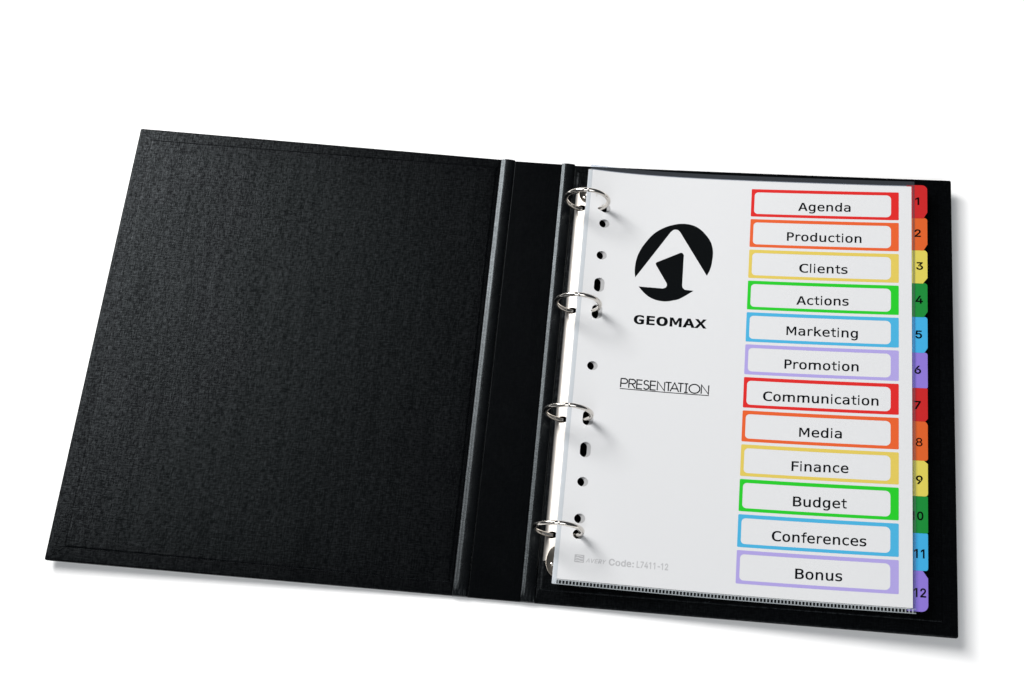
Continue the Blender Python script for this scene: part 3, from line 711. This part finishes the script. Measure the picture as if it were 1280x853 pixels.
for i in range(12):
    h = -0.30-0.115*i
    du = -0.2*i-0.4
    dv = random.uniform(-0.25, 0.25)
    hz = 0.0
    d = empty('tab_divider', PS(110, 0, h))
    loc = d.location.copy()
    word = '%s tab divider numbered %d' % (NAMES[i], i+1)
    where = ['topmost tab, at the corner above the orange one', 'second tab, below the red 1', 'pale tab just below the orange 2',
             'darker tab beside the Actions label', 'tab beside the Marketing label', 'pale violet tab beside the Promotion label',
             'tab beside the Communication label', 'tab beside the Media label', 'tab beside the Finance label',
             'tab beside the Budget label', 'tab beside the Conferences label', 'lowest tab at the bottom corner'][i]
    tag(d, word+', '+where, 'divider', 'numbered tab dividers on the rings')
    bm = flat_fill([[rrect(0.4, -149.2, 221.0-du, 149.4+0.02*i, 0.6, 2)]+punch()])
    lay(bm, h, du, 0)
    thicken(bm, 0.09)
    for v in bm.verts: v.co -= loc
    link('sheet', to_mesh(bm, 'sheet', True, 40), M['card'], d)
    # coloured tab, welded to the sheet's free edge
    ur = 232.9-1.0*i/11
    bm = flat_fill([[rrect(219.0, TB[i+1]-(0.25 if i < 11 else 0), ur, TB[i], (0, BR_[i], TR_[i], 0), 6)]])
    lay(bm, h+0.09)
    thicken(bm, 0.16)
    for v in bm.verts: v.co -= loc
    t = link('tab', to_mesh(bm, 'tab', True, 40), M['tab_'+COLS[i]], d)
    bm = glyph_bm(str(i+1), 6 if i == 7 else 20, -40 if i > 8 else 0)
    xs = [v.co.x for v in bm.verts]; ys = [v.co.y for v in bm.verts]
    cxx = (min(xs)+max(xs))/2; cyy = (min(ys)+max(ys))/2
    for v in bm.verts:
        v.co = Vector((NUMU[i]+(v.co.x-cxx)*(0.0118 if i < 9 else 0.0100), NUMV[i]+(v.co.y-cyy)*5.9/(max(ys)-min(ys)), 0))
    lay(bm, h+0.09+0.035)
    for v in bm.verts: v.co -= loc
    link('number', to_mesh(bm, 'number', True), M['black_ink'], t)

# ------------------------------------------------------------------ printed index sheet
page = empty('index_sheet', PS(110, 0, 0))
PL = page.location.copy()
tag(page, 'white printed index sheet with twelve coloured name boxes, inside the clear pocket', 'sheet')
def pprint(name, bm, h, m, parent, local=PL):
    lay(bm, h)
    for v in bm.verts: v.co -= local
    return link(name, to_mesh(bm, name, True), m, parent)
bm = flat_fill([[rrect(0.9, -148.7, 222.3, 148.6, 0.3, 2)]+punch(12.1, 0.0)])
lay(bm, 0)
thicken(bm, 0.12)
for v in bm.verts: v.co -= PL
link('paper', to_mesh(bm, 'paper', True, 40), M['paper'], page)

ROWS = [("Agenda", 145.5, 126.5, 181.3, 127.3), ("Production", 138.5, 102.8, 188.9, 103.4), ("Clients", 147.4, 78.9, 179.9, 79.4),
        ("Actions", 146.1, 54.6, 180.9, 55.6), ("Marketing", 140.1, 31.8, 187.2, 32.2), ("Promotion", 139.5, 7.3, 187.9, 8.0),
        ("Communication", 126.1, -16.6, 200.9, -15.6), ("Media", 150.3, -40.3, 177.7, -39.7), ("Finance", 146.0, -64.1, 182.2, -63.2),
        ("Budget", 147.5, -87.9, 181.4, -87.1), ("Conferences", 134.8, -111.8, 193.9, -111.2), ("Bonus", 150.1, -135.3, 179.3, -134.8)]
for i, (word, uL, vL, uR, vR) in enumerate(ROWS):
    top = 142.3-23.8*i
    bot = top-21.75
    outer = rrect(113.2, bot, 213.8, top, 0.7, 3)
    inner = rrect(115.4, bot+2.2, 208.6, top-2.5, (2.6, 3.2, 3.2, 2.6), 6)
    bm = flat_fill([[outer, inner]])
    cuts(bm, [c for c in ULINES if 113 < c < 214], [])
    for v in bm.verts: v.co.y = skew(v.co.x, v.co.y)
    fr = pprint('name_box', bm, 0.035, M['print_'+COLS[i]], page)
    fr['label'] = '%s name box reading %s' % (NAMES[i], word)
    bm = place_text(glyph_bm(word, 11, 0, HUMANIST, WIDE), uL, uR, vL, vR, 6.4, 520.0)
    pprint('lettering', bm, 0.04, M['text_ink'], fr)

UP = [(36.3, 67.6), (35.6, 72.7), (36.0, 80.3), (37.9, 87.6), (41.4, 94.6), (46.8, 102.3), (53.3, 107.5), (60.0, 110.6), (66.8, 112.0), (73.7, 111.2), (79.2, 108.2), (83.8, 103.3), (87.0, 98.0), (88.5, 91.0), (88.1, 82.8), (87.0, 77.3), (85.1, 72.7), (65.2, 105.1), (63.7, 106.6), (62.0, 107.0), (60.3, 106.5), (58.6, 104.8)]
LO = [(39.0, 60.9), (55.6, 60.8), (57.5, 61.7), (58.3, 63.7), (57.7, 65.5), (50.0, 78.3), (49.7, 79.6), (50.4, 80.6), (66.1, 89.1), (67.5, 89.1), (68.6, 87.5), (68.7, 64.2), (69.2, 62.4), (70.7, 61.0), (76.7, 60.7), (68.0, 54.2), (62.8, 52.2), (57.6, 51.1), (51.8, 51.6), (46.9, 53.5), (42.8, 56.6)]
def curve_through(P, n=5):
    """Catmull-Rom through an open run of points"""
    out = []
    for i in range(len(P)-1):
        p0, p1, p2, p3 = [Vector(P[max(0, min(len(P)-1, k))]) for k in (i-1, i, i+1, i+2)]
        for s in range(n):
            q = s/n
            out.append(tuple(0.5*((2*p1)+(p2-p0)*q+(2*p0-5*p1+4*p2-p3)*q*q+(3*p1-p0-3*p2+p3)*q**3)))
    out.append(tuple(P[-1]))
    return out
UP = curve_through(UP[:17])+curve_through(UP[17:22])
LO = LO[:1]+curve_through(LO[1:5])+curve_through(LO[5:8])+curve_through(LO[8:11])+curve_through(LO[11:14])+curve_through(LO[14:]+LO[:1])[:-1]
bm = flat_fill([[UP], [LO]])
lg = pprint('company_emblem', bm, 0.035, M['black_ink'], page)
bm = place_text(glyph_bm('GEOMAX', 34, 0, HUMANIST, BOLD, 24), 37.4, 86.8, 32.5, 32.9, 6.8, 520.0)
pprint('company_name', bm, 0.035, M['black_ink'], page)

# thin geometric capitals
def arc(cx, cy, rx, ry, a0, a1, n=14):
    return [(cx+rx*math.cos(math.radians(a0+(a1-a0)*i/n)), cy+ry*math.sin(math.radians(a0+(a1-a0)*i/n))) for i in range(n+1)]
LET = {
 'P': (0.62, [[(0, 0), (0, 1)], [(0, 1), (0.34, 1)]+arc(0.34, 0.73, 0.27, 0.27, 90, -90)+[(0, 0.46)]]),
 'R': (0.62, [[(0, 0), (0, 1)], [(0, 1), (0.32, 1)]+arc(0.32, 0.75, 0.26, 0.25, 90, -90)+[(0, 0.50)], [(0.26, 0.50), (0.58, 0)]]),
 'E': (0.52, [[(0.5, 0), (0, 0), (0, 1), (0.5, 1)], [(0, 0.52), (0.47, 0.52)]]),
 'S': (0.50, [arc(0.25, 0.76, 0.21, 0.24, 25, 270, 12)+arc(0.25, 0.27, 0.25, 0.27, 85, -155, 14)]),
 'N': (0.68, [[(0, 0), (0, 1), (0.66, 0), (0.66, 1)]]),
 'T': (0.54, [[(0, 1), (0.54, 1)], [(0.27, 1), (0.27, 0)]]),
 'A': (0.78, [[(0, 0), (0.39, 1), (0.78, 0)], [(0.13, 0.33), (0.65, 0.33)]]),
 'I': (0.34, [[(0.17, 0), (0.17, 1)], [(0.0, 1), (0.34, 1)], [(0.0, 0.0), (0.34, 0.0)]]),
 'O': (0.98, [arc(0.49, 0.5, 0.49, 0.5, 0, 360, 30)]),
}
GAP = {'PR': 0.13, 'RE': 0.10, 'ES': 0.10, 'SE': 0.13, 'EN': 0.12, 'NT': 0.06, 'TA': -0.10, 'AT': -0.10, 'TI': 0.06, 'IO': 0.10, 'ON': 0.14}
x = 0; st = []
wd = 'PRESENTATION'
for k, ch in enumerate(wd):
    w_, ss = LET[ch]
    st += [[(px+x, py) for px, py in s] for s in ss]
    x += w_+(GAP.get(wd[k:k+2], 0.1) if k < len(wd)-1 else 0)
bm = strokes_bm([[(px/x*58.5, py*6.3) for px, py in s] for s in st], 0.84)
for v in bm.verts: v.co = Vector((31.9+v.co.x, -14.6+v.co.x*0.0+v.co.y, 0))
tt = pprint('title', bm, 0.035, M['text_ink'], page)
bm = strokes_bm([[(31.5, -15.6), (90.6, -15.6)]], 0.55)
pprint('underline', bm, 0.042, M['text_ink'], tt)

# maker's mark and code, pale grey at the foot of the sheet
bm = flat_fill([[rrect(10.9, -136.9, 17.1, -131.8, 0.3, 2),
    [(11.5, -136.2), (12.6, -135.7), (13.8, -135.9), (15.0, -136.4), (16.4, -136.3), (16.5, -135.9), (15.0, -135.9), (13.8, -135.4), (12.5, -135.2), (11.5, -135.7)],
    [(11.5, -134.6), (13.0, -134.0), (14.6, -134.6), (16.5, -134.7), (16.5, -134.2), (14.6, -134.1), (13.1, -133.4), (11.5, -134.0)],
    [(12.2, -133.0), (13.8, -132.4), (15.0, -133.0), (16.3, -133.0), (16.3, -132.6), (15.1, -132.6), (13.9, -132.1), (12.3, -132.5)]]])
mk = pprint('maker_mark', bm, 0.035, M['grey_ink'], page)
bm = glyph_bm('AVERY', 8, 20)
ht = max(v.co.y for v in bm.verts)
for v in bm.verts: v.co.x += v.co.y*0.25
place_text(bm, 18.2, 31.1, -136.4, -136.4, 2.7, ht)
pprint('maker_name', bm, 0.035, M['grey_ink'], mk)
bm = glyph_bm('Code:', 22, 14)
ht = 509.0
place_text(bm, 32.8, 48.8, -136.8, -136.7, 4.1, ht)
pprint('code_word', bm, 0.035, M['grey_ink'], page)
bm = glyph_bm('L7411-12', 16, 0)
place_text(bm, 50.5, 70.5, -136.7, -136.6, 4.1, ht)
pprint('code_number', bm, 0.035, M['grey_ink'], page)

# ------------------------------------------------------------------ clear punched pocket
pk = empty('punched_pocket', PS(110, 0, 0.2))
KL = pk.location.copy()
tag(pk, 'clear plastic punched pocket over the index sheet, threaded on the four rings', 'pocket')
def film_part(name, loops, h, m, thick=0.0):
    bm = flat_fill([loops])
    lay(bm, h)
    if thick: thicken(bm, thick)
    for v in bm.verts: v.co -= KL
    return link(name, to_mesh(bm, name, True, 40), m, pk)
film_part('front_film', [rrect(-1.9, -152.0, 224.2, 152.4, 0.3, 2)]+punch(12.1, 0.15), 0.19, M['film'])
film_part('back_film', [rrect(-1.9, -152.0, 224.2, 152.4, 0.3, 2)]+punch(12.1, 0.15), -0.17, M['film'])
film_part('binding_fold', [rrect(-2.1, -152.0, 0.85, 148.2, 0.2, 2)], 0.05, M['film_band'], 0.06)
film_part('side_weld', [rrect(222.9, -152.0, 224.3, 152.4, 0.2, 2)], 0.23, M['film_edge'], 0.03)
film_part('top_strip', [rrect(-0.5, 148.9, 222.9, 152.6, 0.3, 2)], 0.10, M['film_edge'], 0.03)

# bottom weld: a ladder of fine pressed ridges
bm = bmesh.new()
def quad(u0, v0, u1, v1):
    vs = [bm.verts.new((a, b, 0)) for a, b in ((u0, v0), (u1, v0), (u1, v1), (u0, v1))]
    bm.faces.new(vs)
quad(-1.6, -152.3, 224.2, -151.75)
quad(-1.6, -149.6, 224.2, -149.15)
u = -0.6
while u < 223.6:
    quad(u, -151.75, u+0.85, -149.6)
    u += 2.18
lay(bm, 0.24)
bmesh.ops.remove_doubles(bm, verts=bm.verts[:], dist=1e-7)
thicken(bm, 0.05)
for v in bm.verts: v.co -= KL
w = link('weld_ridges', to_mesh(bm, 'weld_ridges', True, 40), M['weld'], pk)
w['kind'] = 'stuff'
